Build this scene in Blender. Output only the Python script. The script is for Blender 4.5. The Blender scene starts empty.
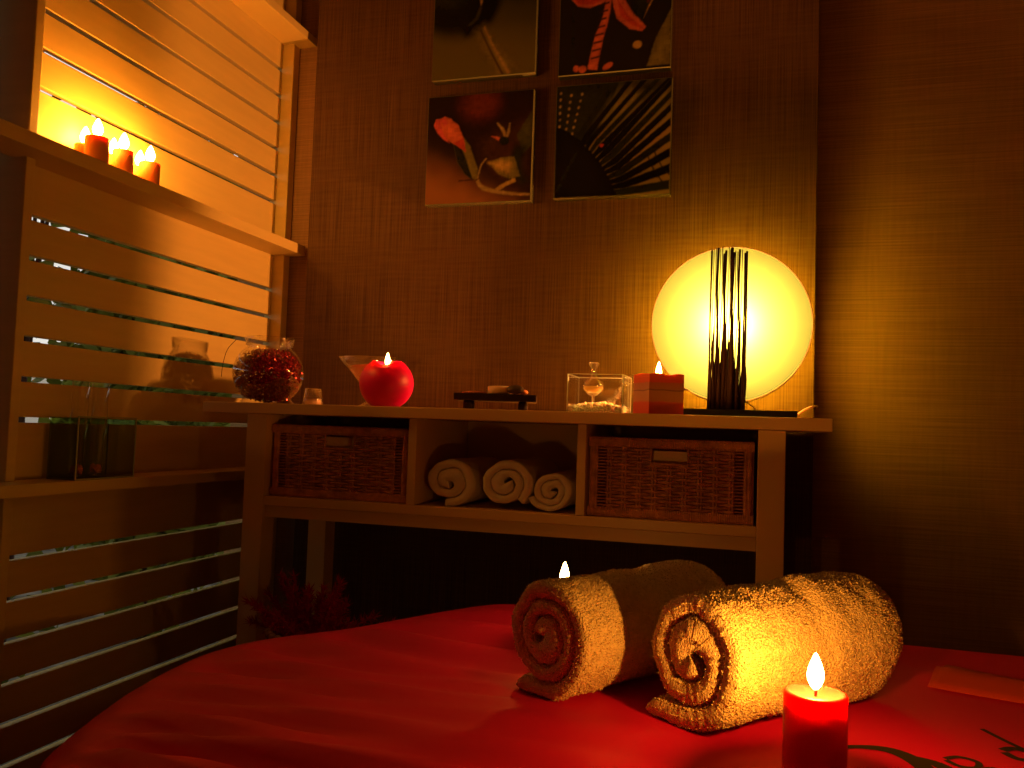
import bpy, bmesh, math, random
import numpy as np
from mathutils import Vector, Matrix, noise
SC = bpy.context.scene
COL = SC.collection
PI = math.pi
random.seed(7)
# ------------------------------------------------------------------ camera
H = 0.811                                   # eye height above the floor
F_PX = 840.0
YAW, PITCH, ROLL = (math.radians(a) for a in (-16.4, 3.05, 1.98))
FW = Vector((math.sin(YAW)*math.cos(PITCH), math.cos(YAW)*math.cos(PITCH), math.sin(PITCH)))
_rt = Vector((math.cos(YAW), -math.sin(YAW), 0)); _up = _rt.cross(FW)
RT = _rt*math.cos(ROLL)+_up*math.sin(ROLL); UP = -_rt*math.sin(ROLL)+_up*math.cos(ROLL)
cam = bpy.data.cameras.new('camera'); camo = bpy.data.objects.new('camera', cam); COL.objects.link(camo)
cam.sensor_width = 36; cam.lens = F_PX/1024*36; cam.clip_start = .02
M4 = Matrix((RT, UP, -FW)).transposed().to_4x4(); M4.translation = (0, 0, H); camo.matrix_world = M4
SC.camera = camo
# ------------------------------------------------------------------ world / exposure
W = bpy.data.worlds.new('world'); SC.world = W; W.use_nodes = True
W.node_tree.nodes['Background'].inputs[0].default_value = (1, .96, .88, 1)
W.node_tree.nodes['Background'].inputs[1].default_value = .8
SC.view_settings.view_transform = 'Standard'; SC.view_settings.look = 'None'
SC.view_settings.exposure = 0; SC.view_settings.gamma = 1; SC.view_settings.use_curve_mapping = False
WARM = (1, .31, .020)
BULB = (1, .32, .065)
SC.cycles.transparent_max_bounces = 40
LAMP_W = 55
CANDLE_W = 2.4
# ------------------------------------------------------------------ helpers
def ray(x, y): return FW+RT*((x-512)/F_PX)+UP*((384-y)/F_PX)
def atY(x, y, Y):
    d = ray(x, y); p = d*(Y/d.y); return Vector((p.x, p.y, p.z+H))
def atX(x, y, X):
    d = ray(x, y); p = d*(X/d.x); return Vector((p.x, p.y, p.z+H))
def link(o): COL.objects.link(o); return o
def tag(o, label=None, cat=None, group=None, kind=None):
    if label: o['label'] = label
    if cat: o['category'] = cat
    if group: o['group'] = group
    if kind: o['kind'] = kind
    return o
def thing(name, label, cat, loc, rz=0, group=None):
    o = bpy.data.objects.new(name, None); link(o); o.location = loc; o.rotation_euler.z = rz
    o.empty_display_size = .03
    return tag(o, label, cat, group)
def obj(name, bm, mats, parent=None, smooth=False, loc=None):
    me = bpy.data.meshes.new(name)
    bmesh.ops.recalc_face_normals(bm, faces=bm.faces)
    bm.to_mesh(me); bm.free()
    return fin(name, me, mats, parent, smooth, loc)
def fin(name, me, mats, parent=None, smooth=False, loc=None):
    if not isinstance(mats, (list, tuple)): mats = [mats]
    for m in mats: me.materials.append(m)
    if smooth: me.polygons.foreach_set('use_smooth', [True]*len(me.polygons))
    o = bpy.data.objects.new(name, me); link(o)
    if parent: o.parent = parent
    if loc: o.location = loc
    return o
def grid_mesh(name, V, nu, nv, closed_u=False, closed_v=False):
    """V: (nv*nu,3) array, row major (v rows)"""
    fs = []
    for j in range(nv if closed_v else nv-1):
        j2 = (j+1) % nv
        for i in range(nu if closed_u else nu-1):
            i2 = (i+1) % nu
            fs.append((j*nu+i, j*nu+i2, j2*nu+i2, j2*nu+i))
    me = bpy.data.meshes.new(name); me.from_pydata([tuple(v) for v in V], [], fs); me.update(); return me
def box(bm, c, s, rz=0, bev=0, seg=2):
    g = bmesh.ops.create_cube(bm, size=1)['verts']
    bmesh.ops.scale(bm, vec=s, verts=g)
    if bev:
        es = list({e for v in g for e in v.link_edges})
        r = bmesh.ops.bevel(bm, geom=es, offset=bev, segments=seg, affect='EDGES', profile=.5)
        g = list({v for f in r['faces'] for v in f.verts} | {v for v in g if v.is_valid})
    if rz: bmesh.ops.rotate(bm, verts=g, cent=(0, 0, 0), matrix=Matrix.Rotation(rz, 3, 'Z'))
    bmesh.ops.translate(bm, vec=c, verts=g)
    return g
def box2(bm, a, b, bev=0):
    a, b = Vector(a), Vector(b)
    return box(bm, (a+b)/2, [abs(b[i]-a[i]) for i in range(3)], 0, bev)
def lathe(bm, prof, c=(0, 0, 0), n=40, close=True):
    rings = []
    for r, z in prof:
        if r < 1e-5: rings.append([bm.verts.new((c[0], c[1], c[2]+z))])
        else: rings.append([bm.verts.new((c[0]+r*math.cos(2*PI*k/n), c[1]+r*math.sin(2*PI*k/n), c[2]+z)) for k in range(n)])
    for a, b in zip(rings, rings[1:]):
        for k in range(n):
            k2 = (k+1) % n
            if len(a) == 1 and len(b) == 1: continue
            if len(a) == 1: bm.faces.new((a[0], b[k], b[k2]))
            elif len(b) == 1: bm.faces.new((a[k], b[0], a[k2]))
            else: bm.faces.new((a[k], b[k], b[k2], a[k2]))
def tube(bm, pts, r, n=8, cap=True):
    pts = [Vector(p) for p in pts]; rings = []
    rr = r if isinstance(r, (list, tuple)) else [r]*len(pts)
    prev = None
    for i, p in enumerate(pts):
        d = (pts[min(i+1, len(pts)-1)]-pts[max(i-1, 0)]).normalized()
        u = d.cross(Vector((0, 0, 1)) if abs(d.z) < .9 else Vector((0, 1, 0))).normalized() if prev is None else (prev-d*prev.dot(d)).normalized()
        prev = u; v = d.cross(u)
        rings.append([bm.verts.new(p+(u*math.cos(2*PI*k/n)+v*math.sin(2*PI*k/n))*rr[i]) for k in range(n)])
    for a, b in zip(rings, rings[1:]):
        for k in range(n): bm.faces.new((a[k], a[(k+1) % n], b[(k+1) % n], b[k]))
    if cap: bm.faces.new(rings[0]); bm.faces.new(rings[-1])
def smooth_bez(pts, n=8):
    out = []
    P = [Vector(p) for p in pts]
    for i in range(len(P)-1):
        p0, p1, p2, p3 = P[max(i-1, 0)], P[i], P[i+1], P[min(i+2, len(P)-1)]
        for k in range(n):
            t = k/n
            out.append(.5*((2*p1)+(p2-p0)*t+(2*p0-5*p1+4*p2-p3)*t*t+(3*p1-p0-3*p2+p3)*t**3))
    return out+[P[-1]]
# ------------------------------------------------------------------ materials
def mat(name, col, rough=.6, spec=.4, sss=0, sss_r=(.02, .006, .004), bump=None, var=None, stretch=(1, 1, 1), metal=0, coat=0):
    m = bpy.data.materials.new(name); m.use_nodes = True; nt = m.node_tree; b = nt.nodes['Principled BSDF']
    b.inputs['Base Color'].default_value = (*col, 1); b.inputs['Roughness'].default_value = rough
    b.inputs['Specular IOR Level'].default_value = spec; b.inputs['Metallic'].default_value = metal
    b.inputs['Coat Weight'].default_value = coat
    if sss:
        b.inputs['Subsurface Weight'].default_value = sss; b.inputs['Subsurface Radius'].default_value = (1, .3, .2)
        b.inputs['Subsurface Scale'].default_value = sss_r[0]
    if var or bump:
        tc = nt.nodes.new('ShaderNodeTexCoord'); mp = nt.nodes.new('ShaderNodeMapping'); mp.inputs['Scale'].default_value = stretch
        nt.links.new(tc.outputs['Object'], mp.inputs['Vector'])
    if var:
        sc, amt = var
        n = nt.nodes.new('ShaderNodeTexNoise'); n.inputs['Scale'].default_value = sc; n.inputs['Detail'].default_value = 4
        nt.links.new(mp.outputs[0], n.inputs['Vector'])
        r = nt.nodes.new('ShaderNodeValToRGB')
        r.color_ramp.elements[0].position = .3; r.color_ramp.elements[1].position = .7
        r.color_ramp.elements[0].color = (*[c*(1-amt) for c in col], 1); r.color_ramp.elements[1].color = (*[min(1, c*(1+amt)) for c in col], 1)
        nt.links.new(n.outputs[0], r.inputs[0]); nt.links.new(r.outputs[0], b.inputs['Base Color'])
    if bump:
        sc, st, dist = bump
        n = nt.nodes.new('ShaderNodeTexNoise'); n.inputs['Scale'].default_value = sc; n.inputs['Detail'].default_value = 3
        nt.links.new(mp.outputs[0], n.inputs['Vector'])
        bp = nt.nodes.new('ShaderNodeBump'); bp.inputs['Strength'].default_value = st; bp.inputs['Distance'].default_value = dist
        nt.links.new(n.outputs[0], bp.inputs['Height']); nt.links.new(bp.outputs[0], b.inputs['Normal'])
    return m
def weave_mat(name, dark, light, s1, s2, rough=.75):
    """grasscloth: long threads along one axis crossed by fine ones"""
    m = bpy.data.materials.new(name); m.use_nodes = True; nt = m.node_tree; b = nt.nodes['Principled BSDF']
    b.inputs['Roughness'].default_value = rough; b.inputs['Specular IOR Level'].default_value = .25
    tc = nt.nodes.new('ShaderNodeTexCoord'); outs = []
    for s in (s1, s2):
        mp = nt.nodes.new('ShaderNodeMapping'); mp.inputs['Scale'].default_value = s
        n = nt.nodes.new('ShaderNodeTexNoise'); n.inputs['Scale'].default_value = 1; n.inputs['Detail'].default_value = 2
        nt.links.new(tc.outputs['Object'], mp.inputs['Vector']); nt.links.new(mp.outputs[0], n.inputs['Vector']); outs.append(n)
    mx = nt.nodes.new('ShaderNodeMix'); mx.inputs[0].default_value = .25
    nt.links.new(outs[0].outputs[0], mx.inputs[2]); nt.links.new(outs[1].outputs[0], mx.inputs[3])
    r = nt.nodes.new('ShaderNodeValToRGB'); r.color_ramp.elements[0].position = .36; r.color_ramp.elements[1].position = .66
    r.color_ramp.elements[0].color = (*dark, 1); r.color_ramp.elements[1].color = (*light, 1)
    nt.links.new(mx.outputs[0], r.inputs[0]); nt.links.new(r.outputs[0], b.inputs['Base Color'])
    bp = nt.nodes.new('ShaderNodeBump'); bp.inputs['Strength'].default_value = .5; bp.inputs['Distance'].default_value = .001
    nt.links.new(mx.outputs[0], bp.inputs['Height']); nt.links.new(bp.outputs[0], b.inputs['Normal'])
    return m
def glass_mat(name, tint=(1, 1, 1), edge=.75, refl=1.0):
    m = bpy.data.materials.new(name); m.use_nodes = True; nt = m.node_tree
    for n in list(nt.nodes): nt.nodes.remove(n)
    out = nt.nodes.new('ShaderNodeOutputMaterial'); t = nt.nodes.new('ShaderNodeBsdfTransparent'); g = nt.nodes.new('ShaderNodeBsdfGlossy')
    t.inputs[0].default_value = (*tint, 1); g.inputs[0].default_value = (refl, refl, refl, 1); g.inputs[1].default_value = .04
    lw = nt.nodes.new('ShaderNodeLayerWeight'); lw.inputs[0].default_value = .35
    mr = nt.nodes.new('ShaderNodeMapRange'); mr.inputs[3].default_value = .07; mr.inputs[4].default_value = edge
    pw = nt.nodes.new('ShaderNodeMath'); pw.operation = 'POWER'; pw.inputs[1].default_value = 1.6
    nt.links.new(lw.outputs['Facing'], pw.inputs[0]); nt.links.new(pw.outputs[0], mr.inputs[0])
    mx = nt.nodes.new('ShaderNodeMixShader')
    nt.links.new(mr.outputs[0], mx.inputs[0]); nt.links.new(t.outputs[0], mx.inputs[1]); nt.links.new(g.outputs[0], mx.inputs[2])
    nt.links.new(mx.outputs[0], out.inputs[0]); return m
def translucent_mat(name, tcol, gcol=(.5, .5, .5), k=.06, rough=.3):
    m = bpy.data.materials.new(name); m.use_nodes = True; nt = m.node_tree
    for n in list(nt.nodes): nt.nodes.remove(n)
    out = nt.nodes.new('ShaderNodeOutputMaterial'); t = nt.nodes.new('ShaderNodeBsdfTranslucent'); t.inputs[0].default_value = (*tcol, 1)
    g = nt.nodes.new('ShaderNodeBsdfGlossy'); g.inputs[0].default_value = (*gcol, 1); g.inputs[1].default_value = rough
    mx = nt.nodes.new('ShaderNodeMixShader'); mx.inputs[0].default_value = k
    nt.links.new(t.outputs[0], mx.inputs[1]); nt.links.new(g.outputs[0], mx.inputs[2]); nt.links.new(mx.outputs[0], out.inputs[0]); return m
def emit_mat(name, col, s, clear=True):
    m = bpy.data.materials.new(name); m.use_nodes = True; nt = m.node_tree
    for n in list(nt.nodes): nt.nodes.remove(n)
    out = nt.nodes.new('ShaderNodeOutputMaterial'); e = nt.nodes.new('ShaderNodeEmission'); e.inputs[0].default_value = (*col, 1); e.inputs[1].default_value = s
    if clear:
        t = nt.nodes.new('ShaderNodeBsdfTransparent'); a = nt.nodes.new('ShaderNodeAddShader')
        nt.links.new(e.outputs[0], a.inputs[0]); nt.links.new(t.outputs[0], a.inputs[1]); nt.links.new(a.outputs[0], out.inputs[0])
    else: nt.links.new(e.outputs[0], out.inputs[0])
    return m
M = {}
M['panel'] = weave_mat('panel_cloth', (.074, .034, .011), (.155, .082, .026), (420, 1, 4), (9, 1, 150))
M['wall'] = weave_mat('wall_cloth', (.26, .15, .06), (.38, .22, .09), (4, 1, 260), (120, 1, 8))
M['plain_wall'] = mat('plain_wall', (.40, .30, .18), .9, .1)
M['floor'] = mat('dark_floor', (.10, .06, .035), .6, .3, var=(3, .3), stretch=(1, 12, 1))
M['screen'] = mat('painted_screen', (.62, .47, .15), .5, .35, var=(6, .04), stretch=(1, 1, 10))
M['cream'] = mat('cream_paint', (.74, .50, .18), .45, .4)
M['wicker'] = mat('wicker', (.52, .215, .075), .6, .3, var=(60, .3))
M['lining'] = mat('basket_lining', (.80, .62, .38), .9, .1)
M['towel'] = mat('terry_towel', (.86, .72, .50), 1, .05, bump=(420, 1, .005), var=(120, .10))
M['shelf_towel'] = mat('shelf_terry_towel', (.72, .60, .44), 1, .05, bump=(520, .7, .002))
M['sheet'] = mat('red_sheet', (.60, .005, .10), .62, .25, bump=(900, .15, .0004))
M['sheet_edge'] = mat('pale_red_cloth', (.55, .055, .025), .7, .2)
M['motif'] = mat('dark_green_print', (.035, .030, .010), .8, .1)
M['black'] = mat('black_metal', (.018, .010, .007), .5, .4)
M['stick'] = mat('dark_twig', (.045, .016, .008), .7, .2)
M['dark_wood'] = mat('dark_wood', (.030, .012, .008), .5, .35)
M['disc'] = translucent_mat('frosted_glass_disc', (.070, .142, .070), k=.03)
M['disc2'] = translucent_mat('frosted_glass_back', (.62, 1.0, .12), k=.04)
M['bulb'] = emit_mat('bulb_glow', (1, .45, .06), 30)
M['flame'] = emit_mat('flame_glow', (1, .55, .13), 26)
M['glass'] = glass_mat('clear_glass', edge=.9)
M['edge_light'] = translucent_mat('edge_highlight', (.75, .80, .70), (.9, .9, .9), .35, .15)  # pale tone standing in for the glow of lit glass edges
M['oil'] = translucent_mat('golden_oil', (.70, .55, .20), (.6, .6, .6), .15, .1)
M['green_glass'] = glass_mat('green_acrylic', (.60, .68, .36), .35, .6)
M['red_wax'] = mat('red_wax', (.68, .003, .15), .4, .4, sss=1, sss_r=(.045,))
M['red_wax2'] = mat('red_pillar_wax', (.70, .022, .028), .45, .35, sss=1, sss_r=(.02,))
M['amber_wax'] = mat('amber_wax', (.78, .34, .08), .5, .3, sss=1, sss_r=(.012,))
M['cream_wax'] = mat('cream_wax', (.80, .60, .38), .5, .3, sss=.5, sss_r=(.01,))
M['pad'] = mat('dark_pad', (.05, .03, .02), .8, .1)
M['disc_rim'] = mat('disc_edge', (.07, .06, .01), .5, .2)
M['wick'] = mat('wick', (.03, .02, .015), .9, .1)
M['pebble'] = mat('dark_pebble', (.06, .035, .025), .5, .4)
M['orange_stone'] = mat('orange_stone', (.55, .20, .07), .6, .3)
M['crystal'] = mat('white_crystals', (.95, .88, .62), .6, .5, sss=.6, sss_r=(.008,))
M['foil'] = mat('red_foil', (.30, .004, .02), .22, .6, metal=.5)
M['red_sand'] = mat('red_sand', (.70, .06, .03), .9, .1)
M['feather'] = mat('red_feather', (.40, .015, .02), .85, .1)
M['straw'] = mat('straw_rim', (.42, .28, .15), .85, .1)
M['leaf'] = mat('leaf_green', (.14, .155, .012), .6, .3, var=(4, .5))
M['stucco'] = mat('pale_stucco', (.75, .70, .62), .9, .1)
M['gravel'] = mat('garden_soil', (.10, .09, .07), .9, .1, var=(5, .95))
M['blocker'] = mat('blocker_dark', (.06, .05, .035), .8, .1, var=(3, .3))  # dark surface shared by the two added sky blockers
M['cord'] = mat('clear_cord', (.40, .25, .08), .35, .5)
# ------------------------------------------------------------------ room shell
def struct(name, a, b, m, bev=0):
    bm = bmesh.new(); box2(bm, a, b, bev); return tag(obj(name, bm, m), kind='structure')
YW, YP = 2.10, 2.04                          # back wall, front of the cloth panel
struct('floor', (-1.46, -1.6, -.06), (2.4, 2.16, 0), M['floor'])
struct('ceiling', (-1.46, -1.6, 2.70), (2.4, 2.16, 2.76), M['plain_wall'])
struct('wall_back', (-1.46, YW, 0), (2.4, 2.16, 2.70), M['wall'])
struct('wall_right', (2.3, -1.5, 0), (2.4, YW, 2.70), M['plain_wall'])
struct('wall_front', (-1.46, -1.6, 0), (2.4, -1.5, 2.70), M['plain_wall'])
struct('wall_left', (-1.46, -1.5, 0), (-1.36, 1.17, 2.70), M['plain_wall'])
struct('trim_1', (-1.202, YP, 0), (.122, YW-.001, 2.68), M['panel'], .002)['label'] = 'brown woven wall panel behind the console'
# ------------------------------------------------------------------ slatted screen
scr = thing('slatted_screen', 'cream slatted timber screen with shelves along the left side', 'screen', (-1.34, 1.63, 0))
SX, SY, SZ = scr.location
pitch, gap = .0766, .0104
slits = [1.0005-pitch*k for k in range(6)]
levels = sorted([s+d for s in slits for d in (-1.2256, -.633, 0, .612)])
levels = [-H+.02]+[s for s in levels if s > -H+.06]+[1.78]
centers = levels
def bays():
    cuts = [-H+.0]+[(1.086+.612*k) for k in (-3, -2, -1, 0, 1)]
    return cuts
sl = [s for s in sorted([s+d for s in slits for d in (-1.2724+.0, -.6324, 0, .612)])]
sl = [s for s in sl if s > -H+.03 and s < 1.85]
bm_parts = []
edges_z = [-H]+sl+[2.70-H]
# one panel of boards per bay between shelves
shelf_z = [-.138, .480, 1.086]
bay_lims = [(-H, -.138), (-.138, .480), (.480, 1.086), (1.086, 2.70-H)]
for lo, hi in bay_lims:
    bm = bmesh.new()
    zs = [s for s in sl if lo < s < hi]
    tops = zs+[hi]; bots = [lo]+zs
    for b0, t0 in zip(bots, tops):
        zb = b0+(gap/2 if b0 in zs else 0); zt = t0-(gap/2 if t0 in zs else 0)
        box2(bm, (-1.343-SX, 1.205-SY, zb+H), (-1.325-SX, 2.065-SY, zt+H), .0012)
    obj('slat_panel', bm, M['screen'], scr)
for y0, y1 in ((1.196, 1.2165), (2.066, 2.096)):
    bm = bmesh.new(); box2(bm, ((-1.42 if y0 < 1.5 else -1.345)-SX, y0-SY, 0), (-1.29-SX, y1-SY, 2.69), .002); obj('post', bm, M['screen'], scr)
for k, (z0, z1, yend) in enumerate(((-.150, -.127, 2.085), (.466, .4935, 2.085), (1.075, 1.0975, 2.097))):
    bm = bmesh.new(); box2(bm, (-1.3245-SX, .80-SY, z0+H), (-1.235-SX, yend-SY, z1+H), .0015); 
    obj('shelf', bm, M['screen'], scr)
# ------------------------------------------------------------------ garden outside the screen
struct('garden_ground', (-6, -3, -.3), (-1.47, 11, -.02), M['gravel'])
struct('garden_wall', (-5.6, -3, -.3), (-5.4, 5.8, 1.15), M['stucco'])
struct('sky_blocker_side', (-5.5, 5.81, -.3), (-5.4, 11, 3.4), M['blocker'])  # added dark backing, hides the bright sky from the right-hand slits
struct('sky_blocker_top', (-2.62, -3, 2.32), (-1.47, 11, 2.40), M['blocker'])  # added cover, keeps sky light off the slat edges and upper slits
def bush(c, r, n, label, seed):
    rnd = random.Random(seed); bm = bmesh.new()
    for i in range(n):
        v = Vector((rnd.gauss(0, 1), rnd.gauss(0, 1), rnd.gauss(0, 1))).normalized()*(rnd.random()**.4)
        p = Vector((v.x*r[0], v.y*r[1], v.z*r[2]+r[2]))
        a = Vector((rnd.uniform(-1, 1), rnd.uniform(-1, 1), rnd.uniform(-1, 1))).normalized(); b = a.orthogonal().normalized()
        s = rnd.uniform(.03, .06)
        vs = [bm.verts.new(p+q) for q in (-a*s, b*s*.45-a*s*.1, a*s, -b*s*.45-a*s*.1)]
        bm.faces.new(vs)
    t = thing('garden_bush', label, 'bush', c)
    obj('foliage', bm, M['leaf'], t)
    bm = bmesh.new()
    for k in range(4): tube(bm, [(0, 0, 0), (rnd.uniform(-.1, .1), rnd.uniform(-.1, .1), r[2]*.6), (rnd.uniform(-.3, .3)*r[0], rnd.uniform(-.3, .3)*r[1], r[2]*1.5)], [.02, .014, .005], 6)
    obj('stem', bm, M['stick'], t)
bush((-2.2, 2.05, -.02), (.38, .28, 1.02), 430, 'green bush nearest the left post, seen through the screen slits', 1)
bush((-2.2, 2.68, -.02), (.40, .30, 1.05), 3200, 'tall green bush seen through the slits in the middle of the screen', 2)
bush((-2.2, 3.32, -.02), (.40, .30, 1.05), 3600, 'green bush seen through the slits beside the right post of the screen', 3)
# ------------------------------------------------------------------ pictures
def picture(p00, p11, label, bg, shapes):
    """corners at Y; shapes: list of (material colour, polygon in 0..1 square); one mesh with several materials"""
    x0, z0 = p00; x1, z1 = p11; y = YP-.028
    t = thing('picture', label, 'picture', ((x0+x1)/2, YP-.001, z0), 0, 'plant photographs on the wall panel')
    w, h = x1-x0, z1-z0
    bm = bmesh.new(); box2(bm, (-w/2, -.027, 0), (w/2, 0, h), .0015)
    obj('block', bm, M['acrylic'], t)
    N = 150; lin = np.linspace(0, 1, N); U, Vv = np.meshgrid(lin, lin)
    def nz(f, sd): return np.array([[noise.noise(Vector((u*f, v*f, sd))) for u in lin[::3]] for v in lin[::3]]).repeat(3, 0).repeat(3, 1)
    n1 = nz(7, len(label)); n2 = nz(26, len(label)+3)
    img = bg(U+.04*n1, Vv+.04*n1)
    for shp in shapes:
        col, poly = shp[0], np.array(shp[1]); blur = shp[2] if len(shp) > 2 else .010
        A = poly; B = np.roll(poly, -1, 0); ins = np.zeros_like(U, bool); D = np.full_like(U, 9.)
        for (ax, ay), (bx_, by_) in zip(A, B):
            if ay != by_:
                c = (ay > Vv) != (by_ > Vv); ins ^= c & (U < (bx_-ax)*(Vv-ay)/(by_-ay)+ax)
            L2 = (bx_-ax)**2+(by_-ay)**2
            tt = np.clip(((U-ax)*(bx_-ax)+(Vv-ay)*(by_-ay))/max(L2, 1e-12), 0, 1)
            D = np.minimum(D, np.hypot(U-ax-tt*(bx_-ax), Vv-ay-tt*(by_-ay)))
        sd = np.where(ins, D, -D)+.004*n2; al = np.clip(sd/(2*blur)+.5, 0, 1); al = (al*al*(3-2*al))[..., None]
        tone = (1+.35*n2+.3*n1+np.clip((sd-.02)*4, -.15, .3))[..., None]
        img = img*(1-al)+np.array(col)*tone*al
    img = np.clip(img, 0.002, 1)
    P = np.stack([-w/2+.002+U*(w-.004), np.full_like(U, -.0275), .002+Vv*(h-.004)], -1).reshape(-1, 3)
    me = grid_mesh('print', P, N, N)
    ca = me.color_attributes.new('ink', 'FLOAT_COLOR', 'POINT')
    ca.data.foreach_set('color', np.concatenate([img.reshape(-1, 3), np.ones((N*N, 1))], 1).astype(np.float32).ravel())
    fin('print', me, M['ink'], t)
def ink_mat():
    m = bpy.data.materials.new('print_ink'); m.use_nodes = True; nt = m.node_tree; b = nt.nodes['Principled BSDF']
    a = nt.nodes.new('ShaderNodeAttribute'); a.attribute_name = 'ink'; nt.links.new(a.outputs['Color'], b.inputs['Base Color'])
    b.inputs['Roughness'].default_value = .25; b.inputs['Specular IOR Level'].default_value = .3; return m
M['ink'] = ink_mat()
def pm(name, col): return [c*.62 for c in col]
def grad_mat(name, c0, c1, vec, off=0, scale=1):
    """two ink tones of the print's background, blended along a direction of the square"""
    c0, c1 = np.array(c0), np.array(c1)
    def f(U, V):
        d = np.clip((vec[0]*(U-.5)*.28+vec[2]*V*.28+.12-off)/scale, 0, 1); d = (d*d*(3-2*d))[..., None]
        return c0*(1-d)+c1*d
    return f
def flat_bg(c): return lambda U, V: np.ones(U.shape+(1,))*np.array(c)
M['acrylic'] = mat('acrylic_edge', (.12, .12, .05), .2, .5)
def ell(cx, cy, a, b, rot=0, n=24, t0=0, t1=2*PI):
    return [(cx+a*math.cos(t)*math.cos(rot)-b*math.sin(t)*math.sin(rot), cy+a*math.cos(t)*math.sin(rot)+b*math.sin(t)*math.cos(rot)) for t in [t0+(t1-t0)*k/n for k in range(n if t1-t0 > 6.2 else n+1)]]
def stroke(pts, w):
    P = [Vector((p[0], p[1], 0)) for p in pts]; P = smooth_bez(P, 6) if len(P) > 2 else P
    ws = w if isinstance(w, (list, tuple)) else [w, w]
    L, R = [], []
    for i, p in enumerate(P):
        d = (P[min(i+1, len(P)-1)]-P[max(i-1, 0)]).normalized(); n = Vector((-d.y, d.x, 0)); u = i/(len(P)-1)*(len(ws)-1); k = min(int(u), len(ws)-2)
        ww = ws[k]+(ws[k+1]-ws[k])*(u-k)
        L.append((p.x+n.x*ww/2, p.y+n.y*ww/2)); R.append((p.x-n.x*ww/2, p.y-n.y*ww/2))
    return L+R[::-1]
dkg, olive, dolive = pm('print_dark_green', (.02, .022, .006)), pm('print_olive', (.20, .17, .03)), pm('print_deep_olive', (.07, .07, .012))
tan, gold, blk = pm('print_tan', (.42, .30, .10)), pm('print_gold', (.50, .33, .07)), pm('print_black', (.010, .008, .005))
redp, coral, pinkp = pm('print_red', (.60, .07, .03)), pm('print_coral', (.70, .16, .07)), pm('print_pink', (.80, .12, .12))
brick, dbrown = pm('print_brick_blur', (.13, .026, .010)), pm('print_dark_brown', (.05, .02, .008))
bg1 = grad_mat('print_leaf_field', (.10, .085, .014), (.022, .025, .005), (.5, 0, 2.6), .30, .5)
bg2 = flat_bg((.014, .011, .005))
bg3 = grad_mat('print_brown_field', (.24, .095, .025), (.016, .008, .004), (1.6, 0, 3.2), .02, .45)
bg4 = grad_mat('print_green_field', (.26, .19, .04), (.030, .034, .008), (-1.0, 0, 1.9), .10, .65)
picture((-.842, .9055+H), (-.560, 1.187+H), 'photo block of a green leaf with a dark fold, upper left of four', bg1, [
    (dkg, ell(.24, .80, .40, .40, -.3), .12), (blk, ell(.26, .66, .30, .17, .35), .10), (blk, stroke([(.40, .98), (.54, .90), (.57, .72), (.48, .52), (.30, .44)], [.05, .14, .16, .14, .10]), .05),
    (dkg, ell(.18, .88, .24, .24, -.3), .08), (tan, stroke([(.40, .94), (.46, .82), (.465, .68)], [.005, .045, .01])), (dolive, stroke([(.465, .68), (.42, .56), (.35, .50)], [.01, .03, .01]), .02),
    (olive, stroke([(.46, .46), (.58, .25), (.76, 0)], [.10, .16, .22]), .08), (gold, stroke([(.50, .47), (.62, .24), (.76, 0)], [.02, .02, .03]), .02), (dbrown, stroke([(.47, .44), (.58, .22), (.70, 0)], [.012, .016, .018]), .015)])
picture((-.500, .889+H), (-.219, 1.170+H), 'photo block of a red star-shaped flower on a ringed stem, upper right', bg2, [
    (olive, [(.16, 1), (.42, 1), (.33, .93), (.22, .84), (.17, .88)]), (dkg, stroke([(.10, .8), (.12, .5), (.13, 0)], .03)), (dkg, [(.62, 1), (.82, 1), (.80, .55), (.70, .3), (.66, .6)]),
    (gold, [(.86, 1), (1, 1), (1, .88), (.80, .55), (.76, .46), (.84, .66)]), (brick, stroke([(.84, 1), (.81, .75), (.80, .6)], .03)), (olive, [(1, .52), (1, .02), (.80, .02), (.87, .26)]),
    (coral, stroke([(.445, .70), (.42, .5), (.36, .3), (.31, .03)], [.05, .06, .08, .09]))]+
    [(dbrown, stroke([(.40-.011*k-.03, .62-.07*k), (.40-.011*k+.05, .635-.07*k)], .018)) for k in range(8)]+
    [(coral, [(.09, .72), (.20, .745), (.40, .77), (.46, .70), (.40, .64), (.28, .60), (.16, .63)]), (redp, [(.09, .72), (.25, .70), (.44, .69), (.30, .63), (.17, .645)]),
     (coral, [(.46, .70), (.56, .69), (.66, .52), (.78, .38), (.75, .34), (.64, .37), (.52, .48)]), (redp, [(.52, .66), (.62, .50), (.77, .36), (.66, .40), (.55, .50)]),
     (redp, [(.35, 1), (.37, 1), (.44, .80), (.40, .79)]), (coral, [(.42, 1), (.62, 1), (.61, .86), (.52, .72), (.45, .72)]), (redp, [(.47, 1), (.60, 1), (.58, .87), (.50, .75)]),
     (redp, [(.52, .72), (.66, .84), (.64, .80), (.56, .70)]), (coral, ell(.22, .04, .035, .035)), (coral, ell(.16, .05, .025, .03)), (coral, ell(.45, .05, .05, .025, .5)), (gold, ell(.71, .22, .04, .035))])
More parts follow.
